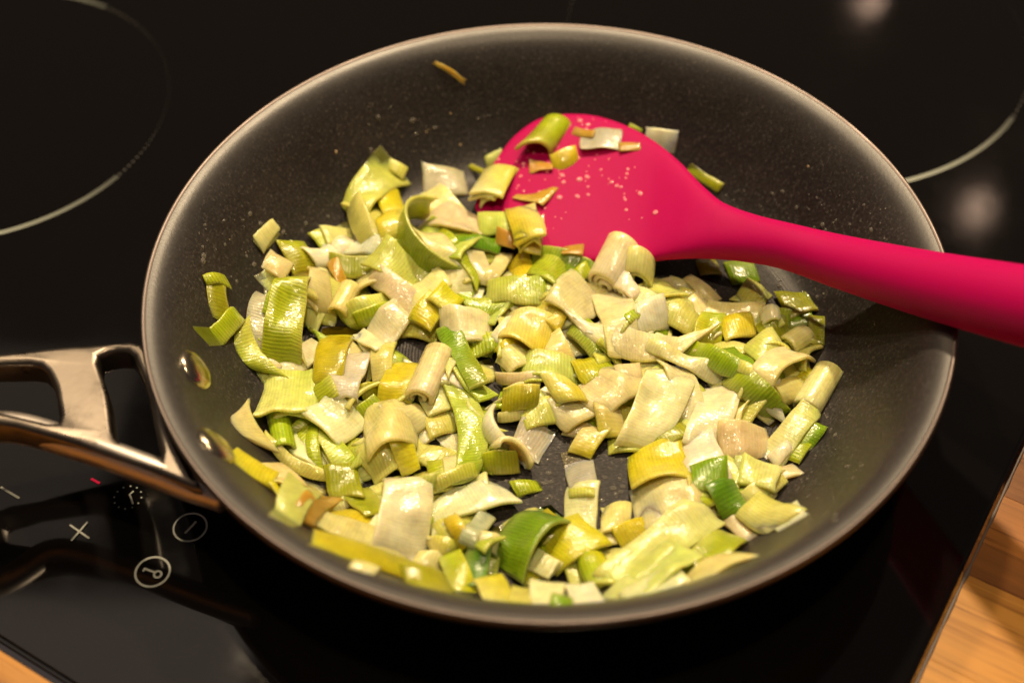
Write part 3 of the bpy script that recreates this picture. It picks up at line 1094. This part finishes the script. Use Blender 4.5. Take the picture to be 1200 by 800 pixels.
LEEKS = """
1 304 287 323 264 17 20 5 C n2 | straw-coloured double-layer chip lying alone on the upper left pan wall
1 342 285 361 317 27 20 0 LO - | smooth olive-lime square beside the straw-coloured chip
1 312 303 337 319 20 45 0 T - | beige curled flake tucked under the straw-coloured chip
3 350 317 327 424 39 85 0 LL - | largest bright lime ribbed strip arching down the left side
1 256 332 259 374 21 50 10 O - | olive strip leaning on the left wall under a lime flap
2 242 331 267 331 15 40 15 L - | lime flap folded over at the far left end
2 240 396 280 368 23 45 5 L - | lime rectangle sticking out at the left above the upper rivet
2 283 376 320 440 24 25 22 PL a100 | pale green C-shaped strip standing beside the upper rivet
2 313 350 303 411 28 40 15 K - | greyish white ribbed flap just left of the big lime strip
2 330 342 319 372 22 50 0 L - | narrow yellow-green leaf behind the top of the big lime strip
2 373 319 375 356 23 60 -20 T - | beige curl touching the right edge of the big lime strip
1 389 325 381 370 26 60 10 P - | pale olive hollow slice right of the beige curl
2 369 290 388 309 22 130 0 W n2 | shiny white knob at the upper left of the pile
1 380 277 414 276 20 15 0 C - | cream rectangle at the top left edge of the pile
2 394 298 411 284 19 110 0 W n2 | small white bump between two white lumps at the upper left
2 414 288 444 287 24 80 0 W n2 | bright white lump under the pale green folded strip
2 390 313 438 310 25 60 18 O - | ribbed olive-yellow strip below the white lumps
2 389 306 403 336 13 70 20 B - | browned orange edge curl left of the ribbed olive-yellow strip
3 412 332 394 365 21 200 0 C t | pale split tube lying right of the big lime strip
2 411 370 460 346 30 95 45 P - | pale green shell holding a lime shell inside it
3 424 376 461 354 16 80 55 L - | small lime shell nested in a pale green shell
3 397 380 383 447 34 60 0 YO - | glossy mustard strip with rippled highlights beside the lime strip
2 422 398 402 467 32 40 0 WK - | long white translucent leaf next to the glossy mustard strip
3 308 462 369 459 44 60 0 CP n2 | wet cream block, the biggest at the left edge
2 372 442 388 471 25 50 0 L - | lime sliver behind the wet cream block
3 372 476 413 508 37 25 0 W k1.8 | clean white square tile in the left half of the pile
1 330 442 373 402 26 20 0 W - | white flap wedged between the lime strip and mustard strip
1 304 425 326 434 14 60 0 T - | small grey shrivelled flake below the big lime strip
2 280 476 317 528 23 25 20 TC a95 | beige J-shaped strip curling near the lower rivet
1 271 525 322 562 17 15 0 Y - | thin bright yellow leaf on the wall below the lower rivet
1 319 566 331 584 5 20 0 Y - | tiny yellow thread off the end of the thin yellow leaf
2 325 484 334 526 22 300 0 LL t | short lime tube with an open end at the left
3 308 516 392 562 15 20 25 P a55 | pale edge strip sweeping under the short lime tube
1 345 505 386 545 38 30 0 L - | lime sheet behind the short lime tube
2 364 498 374 556 14 40 30 L - | narrow lime fold in the hollow by the short lime tube
2 369 494 406 546 22 30 0 PL - | pale green leaf running down from the white square tile
1 318 545 348 573 18 50 10 T - | dull beige scrap beneath the pale edge strip
2 356 570 330 618 34 50 15 P - | pale green wet leaf against the lower left wall
3 385 566 421 562 36 30 0 O - | brownish olive square at the lower left
2 386 582 358 612 26 60 0 B n2 | browned fibrous shreds beside the pale green wet leaf
2 390 600 431 616 26 80 0 Y - | yellow rounded strip above the long beige strip
3 378 609 481 646 24 25 10 T - | long beige strip along the lower left
2 370 637 482 669 24 30 5 YO - | olive-yellow strip under the long beige strip
1 414 665 442 677 12 20 0 C - | cream sliver low against the front wall at the left
2 478 684 528 688 29 70 10 O - | olive chunk in the front of the pan
3 488 655 523 660 20 40 0 C - | cream cap on top of the olive chunk
3 527 652 546 690 26 80 0 LY - | yellow-lime fold beside the dark green leaf
4 482 560 464 655 56 70 -8 WW - | broad white shiny leaf arching over the lower left
3 593 573 506 602 30 30 10 WC a35 | white band running right from the broad white leaf
2 417 575 441 602 27 40 0 O - | dull olive patch left of the broad white leaf
2 462 193 416 238 34 60 0 P - | pale green folded strip at the top of the pile
2 412 238 438 286 24 50 10 P - | pale lower limb of the folded strip at the top
3 455 190 474 204 13 40 20 P - | turned-over tip of the pale folded strip at the top
2 444 233 471 238 26 60 0 Y - | yellow nugget behind the standing green loop
2 455 246 462 276 30 60 0 YP - | glinting yellow-green piece left of the standing green loop
1 497 210 545 210 34 12 0 K - | thin white translucent square left of the spatula
2 500 221 530 252 34 40 0 C - | cream leaf below the thin white translucent square
2 505 243 562 266 27 30 0 T - | translucent beige strip reaching towards the spatula
4 482 250 504 312 21 170 62 LG - | green loop standing up in the upper pile
2 510 272 528 292 22 50 0 L - | small wet lime bit right of the standing green loop
1 530 279 583 291 15 30 10 GD - | green strip lying under the spatula's lower left edge
2 563 326 520 292 15 20 15 L a60 | slender lime arc below the spatula's left end
2 556 292 572 326 18 20 0 T - | beige stick beside the slender lime arc
2 593 296 573 331 16 40 0 T - | beige stick leaning the other way beside the slender lime arc
2 500 272 538 346 30 40 -10 TW - | large white translucent leaf below the standing green loop
2 441 298 501 336 35 40 0 P - | ribbed yellow-green sheet left of the standing green loop's foot
3 440 321 500 366 25 30 0 T - | beige wrinkled shred between ribbed sheet and yellow chunk
3 470 366 521 330 21 30 0 C - | cream shred crossing the beige wrinkled shred
3 492 383 513 353 28 15 0 Y n4 | layered yellow chunk near the centre of the pile
3 511 345 535 363 22 15 0 Y n3 | smaller layered yellow chunk behind the first
3 520 386 577 380 38 120 0 W n2 | folded white roll showing its inner layer, at the centre
3 470 366 433 401 30 20 0 T - | flat beige strip left of the layered yellow chunk
4 421 392 446 408 15 20 0 W n2 | white square end of the flat beige strip
3 449 402 447 443 24 30 0 PC - | pale ribbed flap left of the beige log
2 475 418 462 471 34 80 0 Y - | yellow curved slab beside the beige log
4 516 410 489 466 31 280 0 WC t n2 k2 | smooth beige log near the centre of the pile
4 525 384 559 451 24 30 0 GO - | olive-green leaf lying across the folded white roll
2 552 411 579 400 17 30 0 L - | lime sliver under the folded white roll
1 425 461 451 456 20 30 0 O - | wet olive scrap in the hollow left of the yellow slab
3 498 479 533 460 30 40 10 C - | cream ribbed piece below the beige log
3 553 557 535 442 32 25 12 LP a50 | long pale to lime strip curving down the centre
3 428 507 481 490 44 90 0 C - | translucent cream dome in the lower left half
2 475 477 496 501 24 20 0 C n2 | cream cube beside the translucent cream dome
2 419 486 441 470 14 40 0 L - | bright lime scrap above the translucent cream dome
2 430 542 501 512 40 40 0 P - | pale green sheet below the translucent cream dome
3 470 515 481 552 24 50 0 Y - | yellow streaked piece on the pale green sheet
2 496 531 531 546 26 30 0 P - | pale green flake right of the yellow streaked piece
2 500 503 531 491 24 40 0 P - | pale leaf left of the long lime strip
3 509 538 513 562 18 20 0 L - | pointed lime tip above the white band
3 567 486 589 520 18 150 62 W - | white hooked curl on its edge near the centre
3 582 516 621 534 18 150 -62 W - | white S-shaped curl on its edge near the centre
2 605 505 641 521 37 12 0 K - | grey-green ribbed flat piece beside the white S-shaped curl
3 568 541 607 541 25 50 35 LO - | lime square facing forward below the white S-shaped curl
3 505 571 556 548 16 20 0 PL - | pale splinter pointing at the bare pan floor
2 511 560 541 541 24 30 0 C - | cream flake under the long pale to lime strip
3 478 566 506 566 17 160 40 P - | small pale green hoop above the broad white leaf
4 588 652 658 588 36 75 -32 GD - | bright deep green arch in the front of the pan
3 626 626 654 606 30 30 0 OY - | olive leaf inside the bright deep green arch
2 565 622 553 688 27 15 0 D - | dark green flat leaf by the bare floor at the front
2 524 601 545 636 18 50 20 Y - | yellow wet fold below the white band
3 548 636 572 601 20 50 10 K - | glassy white twist below the end of the white band
3 640 650 692 622 44 65 0 Y - | big mustard-yellow curved slab at the front
3 618 652 648 669 25 15 0 C n2 | cream brick in front of the deep green arch
2 614 656 624 681 18 20 0 Y - | yellow side piece under the cream brick
2 572 676 591 712 31 30 0 YC - | yellow flake with browned tip at the front edge
3 641 682 641 718 36 20 10 W - | white tile standing at the front edge
3 678 688 692 717 32 20 10 W - | second white tile at the front edge, right of the first
4 646 711 670 711 12 10 0 G - | tiny green square between the two white front tiles
2 612 688 609 718 24 30 0 P - | pale yellow-green piece left of the white front tile
4 683 669 718 665 34 90 0 LY n2 | glistening yellow-lime lump at the front
2 602 573 632 566 16 40 0 L - | lime cap behind the bright deep green arch
1 675 524 684 573 32 6 0 K k0.7 | see-through grey strip lying flat on the bare floor
2 683 570 680 623 35 25 0 W - | wet white strip continuing from the see-through strip
3 668 577 696 577 9 10 0 P - | pale green band across the wet white strip
2 706 608 737 605 30 60 0 C n3 | little cream cube beside the bare floor
2 724 629 759 612 22 30 0 Y - | yellow chip touching the little cream cube
1 700 641 712 636 6 30 0 G - | tiny green crumb below the little cream cube
3 628 296 689 318 24 45 25 LG - | ribbed green strip right under the spatula's lower edge
3 628 315 663 326 22 40 0 L - | plain lime leaf below the ribbed green strip
3 672 325 690 315 16 40 0 L - | lime end piece right of the ribbed green strip
3 573 341 635 342 30 50 25 PL - | wide ribbed light green band above the centre
2 600 320 623 308 24 40 0 Y - | yellow wet fold left of the ribbed green strip
3 655 334 696 366 36 15 0 CT - | cream sheet left of the upright white slab
3 715 338 731 405 39 30 0 WC k1.8 | upright white slab right of the centre
4.5 663 377 824 403 28 10 10 WC a95 | long white crescent strip, the longest of the pile
3 733 284 708 332 42 280 0 WC t n3 k1.8 | white stub leaning against the spatula neck
4 752 300 748 329 31 290 0 C t n2 | short cream tube hanging at the spatula neck
4 728 331 745 346 17 140 0 W n2 | small white knuckle under the short cream tube
3 745 376 779 368 36 60 5 W - | white curved square right of the upright white slab
2 748 342 790 338 22 40 0 P - | pale green flap behind the white curved square
3 594 380 646 396 36 60 0 CY - | wet ribbed straw leaf, right of the folded white roll
2 583 398 606 380 22 50 0 W - | white flap at the left of the wet ribbed straw leaf
2 614 355 663 373 30 40 0 PY - | yellowish leaf between light green band and crescent strip
4 757 402 781 402 17 320 50 W - | tiny white ring beside the crescent's end
2 744 398 782 386 28 20 0 LG - | lime flat piece behind the tiny white ring
2 696 383 712 384 22 30 0 W - | small white block between cream sheet and slab
3 618 428 682 436 30 80 0 P - | pale arched leaf under the crescent strip
2 640 396 662 426 30 40 0 C - | glistening cream leaf under the wet straw leaf
3 677 441 716 424 26 40 0 YL - | yellow triangle under the middle of the crescent
2 585 414 613 405 17 50 0 Y - | orange-yellow fold beneath the wet straw leaf
2 590 428 627 412 24 40 0 C - | cream flake above the boxed yellow chunk
3 590 470 629 465 27 40 25 YO n2 | boxed yellow-olive chunk in a white shell
4 584 450 633 440 14 45 45 T - | white shell over the boxed yellow-olive chunk
2 585 489 617 484 13 60 30 C - | cream rim below the boxed yellow-olive chunk
3 645 457 679 457 28 60 0 CY n3 | cream-yellow cube right of the boxed chunk
2 614 488 651 480 26 30 0 P - | pale green wedge over the bare floor
2 655 490 716 455 40 40 0 T - | beige soft flap right of the cream-yellow cube
3 690 472 741 440 44 40 0 T - | larger beige soft flap left of the big white slab
1 664 499 690 506 19 30 0 T - | beige lip hanging over the bare floor
3 722 433 750 436 15 30 0 T - | beige oblong under the crescent's middle
3 716 512 712 470 28 40 0 YT - | amber strip hanging down from the beige flaps
3 680 531 700 500 25 60 0 YT - | amber hook end above the see-through strip
5 791 432 751 516 52 45 0 WW k1.8 | big thick white slab in the right half
1 714 522 751 520 16 40 0 P - | glassy greenish shred under the big white slab
4 825 600 722 674 44 40 5 CP - | broad pale leek length running to the front right
3 802 642 716 702 30 30 15 PC - | second pale length in front of the broad one
2 797 672 737 702 24 30 0 W - | white slip at the front wall beside the pale lengths
4 862 625 812 668 34 90 12 L - | lime shell curl at the front right
4 872 648 801 686 15 30 20 C a40 | cream lip along the lime shell curl
3 745 592 820 580 50 60 0 WT n2 | large milky dome behind the broad pale length
1 762 338 793 333 18 30 0 T lo | beige flake in the shadow of the spatula handle
1 785 326 826 346 14 30 15 T lo | upper beige strip in the spatula handle's shadow
1 806 324 836 351 14 30 15 T lo | beige strip farthest right in the spatula handle's shadow
1 795 341 826 356 14 30 0 P lo | pale green strip in front of the shadowed beige strips
1 855 319 887 318 23 30 0 G lo | dark green square right under the spatula handle
1 819 312 842 312 16 30 0 O lo | dark olive scrap right below the spatula neck
2 868 340 897 351 26 20 0 P n2 | pale square near the right end under the handle
2 917 358 949 352 24 40 0 O - | wet olive leaf at the upper right end of the pile
1 925 375 951 373 14 20 0 G - | green sliver below the wet olive leaf
3 829 360 889 367 22 15 0 T - | tan flat piece right of the centre top
2 779 355 813 381 28 30 0 P - | pale green strip between white curved square and ribbed lime
3 836 367 828 397 30 40 0 LY - | yellow-lime ribbed square below the tan flat piece
3 848 386 883 378 26 40 0 Y - | yellow flake on the right side of the ribbed square
3 799 397 862 434 24 35 20 LG - | lime ribbed band right of the tiny white ring
3 880 416 911 402 32 50 0 PC - | wet pale square with bright glints at the right
3 923 402 946 387 25 200 0 C t n2 | cream rolled piece at the right end of the pile
4 940 413 882 456 26 70 25 WC - | cream ribbon bending over at the right
2 893 388 923 385 26 30 0 O - | olive-yellow ribbed block left of the cream rolled piece
2 893 369 912 367 16 80 0 W - | small white nub behind the olive-yellow block
2 849 408 876 441 27 40 0 G - | green leaf between ribbed band and wet pale square
2 858 440 913 482 30 60 30 LG - | deep lime ribbon curling below the cream ribbon
2 852 424 886 441 14 60 45 P - | pale green arc above the deep lime ribbon
2 950 401 938 431 13 60 30 P - | pale sliver at the right edge of the pile
1 957 372 957 402 17 20 0 O - | dark olive slip at the far right
3 972 430 945 477 30 300 0 CW t n2 k1.8 | smooth cream finger at the right edge of the pile
3 951 478 906 531 28 40 0 PC - | pale ribbed strip hanging below the cream finger
2 910 459 939 450 24 200 0 C t | cream half tube left of the cream finger
2 938 446 954 437 16 40 0 Y - | yellow bit left of the cream finger's top
3 848 449 824 522 44 30 0 W - | wide white leaf in the middle of the right half
3 790 428 817 492 30 30 0 W - | white leaf between big slab and wide white leaf
5 760 409 846 438 20 50 15 CW - | creamy folded band draped over the wide white leaf
4 847 516 905 511 40 50 15 T - | pinkish beige flap at the lower right
3 811 510 835 566 44 25 0 W k1.6 | wet glinting white leaf in the lower right half
4 741 550 801 531 36 40 0 Y - | glossy bright yellow piece next to the bare floor
1 741 573 776 560 4 15 0 L - | thin lime needle under the glossy yellow piece
2 770 518 801 498 24 30 0 O - | olive corner below the big white slab
5 812 560 851 560 37 35 0 GG - | glossy deep green patch on the white leaves
5 842 570 863 601 30 45 0 DG - | lower half of the folded deep green patch
4 870 549 909 563 29 20 0 PC n2 | pale cream block at the lower right
4 880 611 916 590 38 70 0 CP n2 | rounded pale block at the lower right edge
2 907 616 939 598 17 30 0 W - | pinkish white chip at the lower right tip
3 905 541 926 520 15 60 0 W - | white rolled edge below the pale ribbed strip
2 925 537 945 506 25 40 0 L - | lime underside piece at the right below the finger
2 945 522 959 500 16 30 10 G - | green tip at the right below the finger
1 908 559 936 547 14 30 0 T - | tan scrap under the white rolled edge
3 856 606 883 629 22 40 0 T - | pink-beige tongue left of the rounded pale block
2 897 575 917 560 17 30 0 P - | glassy pale wedge behind the rounded pale block
6 623 155 657 158 32 90 0 OL k1.8 | olive hoop sitting on the top edge of the spatula
6 648 192 676 182 22 40 0 OY - | wet olive chip below the hoop on the spatula
6 622 194 646 197 9 20 0 B k0.8 | orange smear piece beside the wet olive chip
6 560 214 595 217 33 40 0 CY n3 | yellow chunk on the spatula's left corner
6 609 226 644 234 15 10 0 B k0.8 | orange-brown sliver in the middle of the spatula
6 562 262 597 264 24 30 0 P - | pale wet piece on the spatula's lower left edge
6 582 276 603 284 18 20 0 B k0.8 | orange cube beside the yellow cube on the spatula
6 598 265 633 262 36 30 0 YC n4 | yellow layered cube on the spatula's lower edge
6 682 164 726 166 22 10 0 K k0.4 | transparent beige film on the spatula's upper edge
6 672 152 696 160 9 10 0 B k0.8 | small orange strip above the transparent film
6 727 172 749 172 9 10 0 B k0.8 | small amber chip right of the transparent film
6 660 293 683 293 9 10 0 B k0.8 | orange sliver at the spatula's front edge
1 757 161 791 166 24 15 0 W lo | white square on the wall behind the spatula
1 737 149 751 155 8 10 0 L lo | lime tip peeping over the spatula's upper edge
1 808 196 841 221 10 20 0 O lo | olive sliver behind the spatula's shoulder
1 570 190 588 182 14 20 0 P lo | pale scrap behind the spatula's left end
1 553 193 586 200 6 20 0 O - | thin olive strand at the spatula's upper left
1 511 77 545 95 6 50 0 B k0.8 | curved tan strand stuck high on the back wall
"""
order = []
for n, ln in enumerate(LEEKS.strip().splitlines()):
    head, lab = ln.split('|')
    q = head.split()
    order.append((float(q[0]), n, [float(a) for a in q[1:8]], q[8], q[9:], lab.strip()))

# limp scraps that fill the pile underneath, clear of the bare patches of floor
PILE = [(300, 330), (385, 285), (440, 240), (520, 262), (575, 300), (700, 320), (800, 345), (900, 370), (945, 410), (925, 480), (905, 560), (880, 610),
        (800, 660), (700, 690), (600, 695), (500, 680), (410, 640), (350, 585), (325, 500), (310, 420)]
BARE = [[(560, 545), (640, 495), (700, 520), (745, 535), (745, 600), (690, 610), (600, 590)], [(575, 640), (620, 640), (620, 700), (560, 700)],
        [(465, 380), (520, 380), (520, 415), (465, 415)]]


def inside(poly, x, y):
    c = False
    for i in range(len(poly)):
        (x0, y0), (x1, y1) = poly[i - 1], poly[i]
        if (y0 > y) != (y1 > y) and x < (x1 - x0) * (y - y0) / (y1 - y0) + x0:
            c = not c
    return c


cnt = 0
while cnt < 135:
    x, y = rnd.uniform(290, 960), rnd.uniform(240, 700)
    if not inside(PILE, x, y) or any(inside(b, x, y) for b in BARE):
        continue
    a = rnd.uniform(0, math.pi)
    l = rnd.uniform(15, 30)
    dx, dy = l * math.cos(a), l * math.sin(a) * 0.75
    if any(inside(b, x + dx * s, y + dy * s) for b in BARE for s in (-1, 1)):
        continue
    leek(x - dx, y - dy, x + dx, y + dy, rnd.uniform(24, 40), rnd.uniform(10, 80), rnd.choice([0, 0, 15, -15, 30, -30]), rnd.choice(['P', 'C', 'L', 'W', 'PL', 'CP', 'P', 'PC', 'C', 'LP']),
         'scrap', 5000 + cnt, pct=60, group='leek scraps buried under the pile')
    cnt += 1

# nobody could count these buried scraps: one object
bm = bmesh.new()
for o in ALL:
    o.data.transform(Matrix.Translation(o.location))
    bm.from_mesh(o.data)
me = bpy.data.meshes.new('leek_scraps')
bm.to_mesh(me); bm.free()
me.materials.append(M_LEEK)
for o in ALL:
    bpy.data.meshes.remove(o.data)
ALL.clear()
o = bpy.data.objects.new('leek_scraps', me)
COL.objects.link(o)
tag(o, 'limp scraps of leek buried in the bottom of the pile', 'leek scraps', kind='stuff')

RIBBON = {'P': 'pale green', 'C': 'cream', 'L': 'lime green', 'W': 'white'}
FREE = [e for e in order if e[0] in (2, 3) and len(e[5].split()) <= 9]
ribbons = []
while len(ribbons) < 68:
    x, y = rnd.uniform(300, 940), rnd.uniform(250, 690)
    a = rnd.uniform(0, 2 * math.pi)
    l = rnd.uniform(19, 34)
    dx, dy = l * math.cos(a), l * math.sin(a) * 0.75
    if not all(inside(PILE, x + dx * s, y + dy * s) for s in (-1, 0, 1)) or any(inside(b, x + dx * s, y + dy * s) for b in BARE for s in (-1, 0, 1)):
        continue
    if any(math.hypot(x - b[0], (y - b[1]) * 1.3) < 36 for b in ribbons):
        if rnd.random() < 0.97:
            continue
    ribbons.append((x, y))
    c = rnd.choice(['P', 'C', 'L', 'W', 'P', 'C'])
    nb = min(FREE, key=lambda e: math.hypot((e[2][0] + e[2][2]) / 2 - x, (e[2][1] + e[2][3]) / 2 - y))
    FREE.remove(nb)
    order.append((1.5, 400 + len(ribbons), [x - dx, y - dy, x + dx, y + dy, rnd.uniform(12, 21), rnd.uniform(10, 50), rnd.uniform(-25, 35)], c + rnd.choice('PCLW'),
                  ['a%d' % rnd.randint(20, 110)], RIBBON[c] + ' curved ribbon next to the ' + nb[5]))

for ly, n, q, colr, opts, lab in sorted(order, key=lambda t: (0 if 'lo' in t[4] else 1, t[0], t[1])):
    kw = {'lean': 0.95} if ly == 1.0 else {}
    if ly == 6:
        kw = {'lean': 0.4, 'drape': 0.2, 'pct': 75}
    for o_ in opts:
        if o_ == 'f': kw['lean'] = 0.25
        elif o_ == 't': kw['is_tube'] = True
        elif o_[0] == 'a': kw['arc'] = float(o_[1:])
        elif o_ == 'lo': kw['low'] = True
        elif o_[0] == 'n' : kw['layers'] = int(o_[1:])
        elif o_[0] == 'k' : kw['thick'] = float(o_[1:])
    leek(*q, colr, lab, 100 + n, **kw)

# ------------------------------------------------------------------ crumbs and fat droplets (nobody could count them)
def droplets(name, pts, smin, smax, material, label, cat, flat=0.45, parent=None, segs=8):
    vs, fs = [], []
    r = random.Random(3)
    for p, n in pts:
        s = smin + (smax - smin) * r.random() ** 3
        q = np.array(Vector(n).to_track_quat('Z', 'Y').to_matrix())
        base = len(vs)
        rings = 4
        el = r.uniform(.7, 1.4)
        for k in range(rings):
            t = math.pi / 2 * k / rings
            for m in range(segs):
                a = 2 * math.pi * m / segs
                vs.append(p + q @ np.array([s * el * math.cos(t) * math.cos(a), s * math.cos(t) * math.sin(a), s * flat * math.sin(t) - s * .05]))
        vs.append(p + q @ np.array([0, 0, s * flat]))
        for k in range(rings - 1):
            for m in range(segs):
                m2 = (m + 1) % segs
                fs.append((base + k * segs + m, base + k * segs + m2, base + (k + 1) * segs + m2, base + (k + 1) * segs + m))
        for m in range(segs):
            fs.append((base + (rings - 1) * segs + m, base + (rings - 1) * segs + (m + 1) % segs, base + rings * segs))
        fs.append(tuple(base + m for m in range(segs - 1, -1, -1)))
    o = mesh_obj(name, vs, fs, material)
    tag(o, label, cat, kind='stuff')
    return o


def scatter(n, box, keep=lambda x, y: True, seed=11):
    r = random.Random(seed)
    out = []
    while len(out) < n:
        x, y = r.uniform(box[0], box[2]), r.uniform(box[1], box[3])
        if not keep(x, y):
            continue
        p, nn = on_wall(x, y)
        if math.hypot(p[0], p[1]) > 0.134:
            continue
        out.append((p, nn))
    return out


pts = scatter(170, (570, 500, 760, 690), lambda x, y: any(inside(b, x, y) for b in BARE[:2]), 1)
pts += scatter(150, (820, 220, 1040, 380), lambda x, y: True, 2) + scatter(60, (900, 480, 1010, 620), lambda x, y: True, 3)
pts += scatter(60, (230, 250, 420, 330), lambda x, y: True, 4) + scatter(60, (430, 120, 600, 240), lambda x, y: True, 5)
droplets('fat_droplets', pts, 0.00035, 0.0013, M_OIL, 'clear droplets of cooking fat on the pan coating', 'droplets')
pts = scatter(7, (430, 120, 580, 240), lambda x, y: True, 6) + scatter(3, (240, 270, 330, 340), lambda x, y: True, 7) + scatter(4, (780, 140, 1040, 260), lambda x, y: True, 8)
pts += [(lambda t: t)(on_wall(x, y)) for x, y in ((528, 133), (500, 155), (470, 160), (502, 152), (440, 205), (386, 145), (394, 178))]
droplets('dried_flecks', pts, 0.00012, 0.0008, M_CRUMB, 'dried tan flecks stuck on the pan wall', 'flecks', 0.3)
# fat on the spatula blade
from mathutils.bvhtree import BVHTree
BLADE = BVHTree.FromPolygons([Vector(p) for p in blade_v], [(i * NS + k, i * NS + (k + 1) % NS, (i + 1) * NS + (k + 1) % NS, (i + 1) * NS + k)
                                                            for i in range(SPLIT) for k in range(NS)])
r9 = random.Random(21)
pts = []
cen = [(660, 195), (640, 185), (700, 195), (725, 205), (640, 245), (700, 215), (655, 255), (620, 210), (745, 240), (600, 190), (690, 150), (675, 150)]
for k in range(110):
    cxp, cyp = r9.choice(cen)
    x, y = r9.gauss(cxp, 14), r9.gauss(cyp, 12)
    d = CF * FPX + (x - 600) * CR - (y - 400) * CU
    hit, nrm, _, _ = BLADE.ray_cast(Vector(CP), Vector(d).normalized())
    if hit is not None and r9.random() < 0.85:
        pts.append((np.array(hit), np.array(nrm if nrm.z > 0 else -nrm)))
droplets('fat_beads', pts, 0.0003, 0.0013, plain('milky_fat', (0.85, 0.25, 0.30), 0.08, 0), 'milky beads of fat on the magenta spatula blade', 'beads', 0.5)
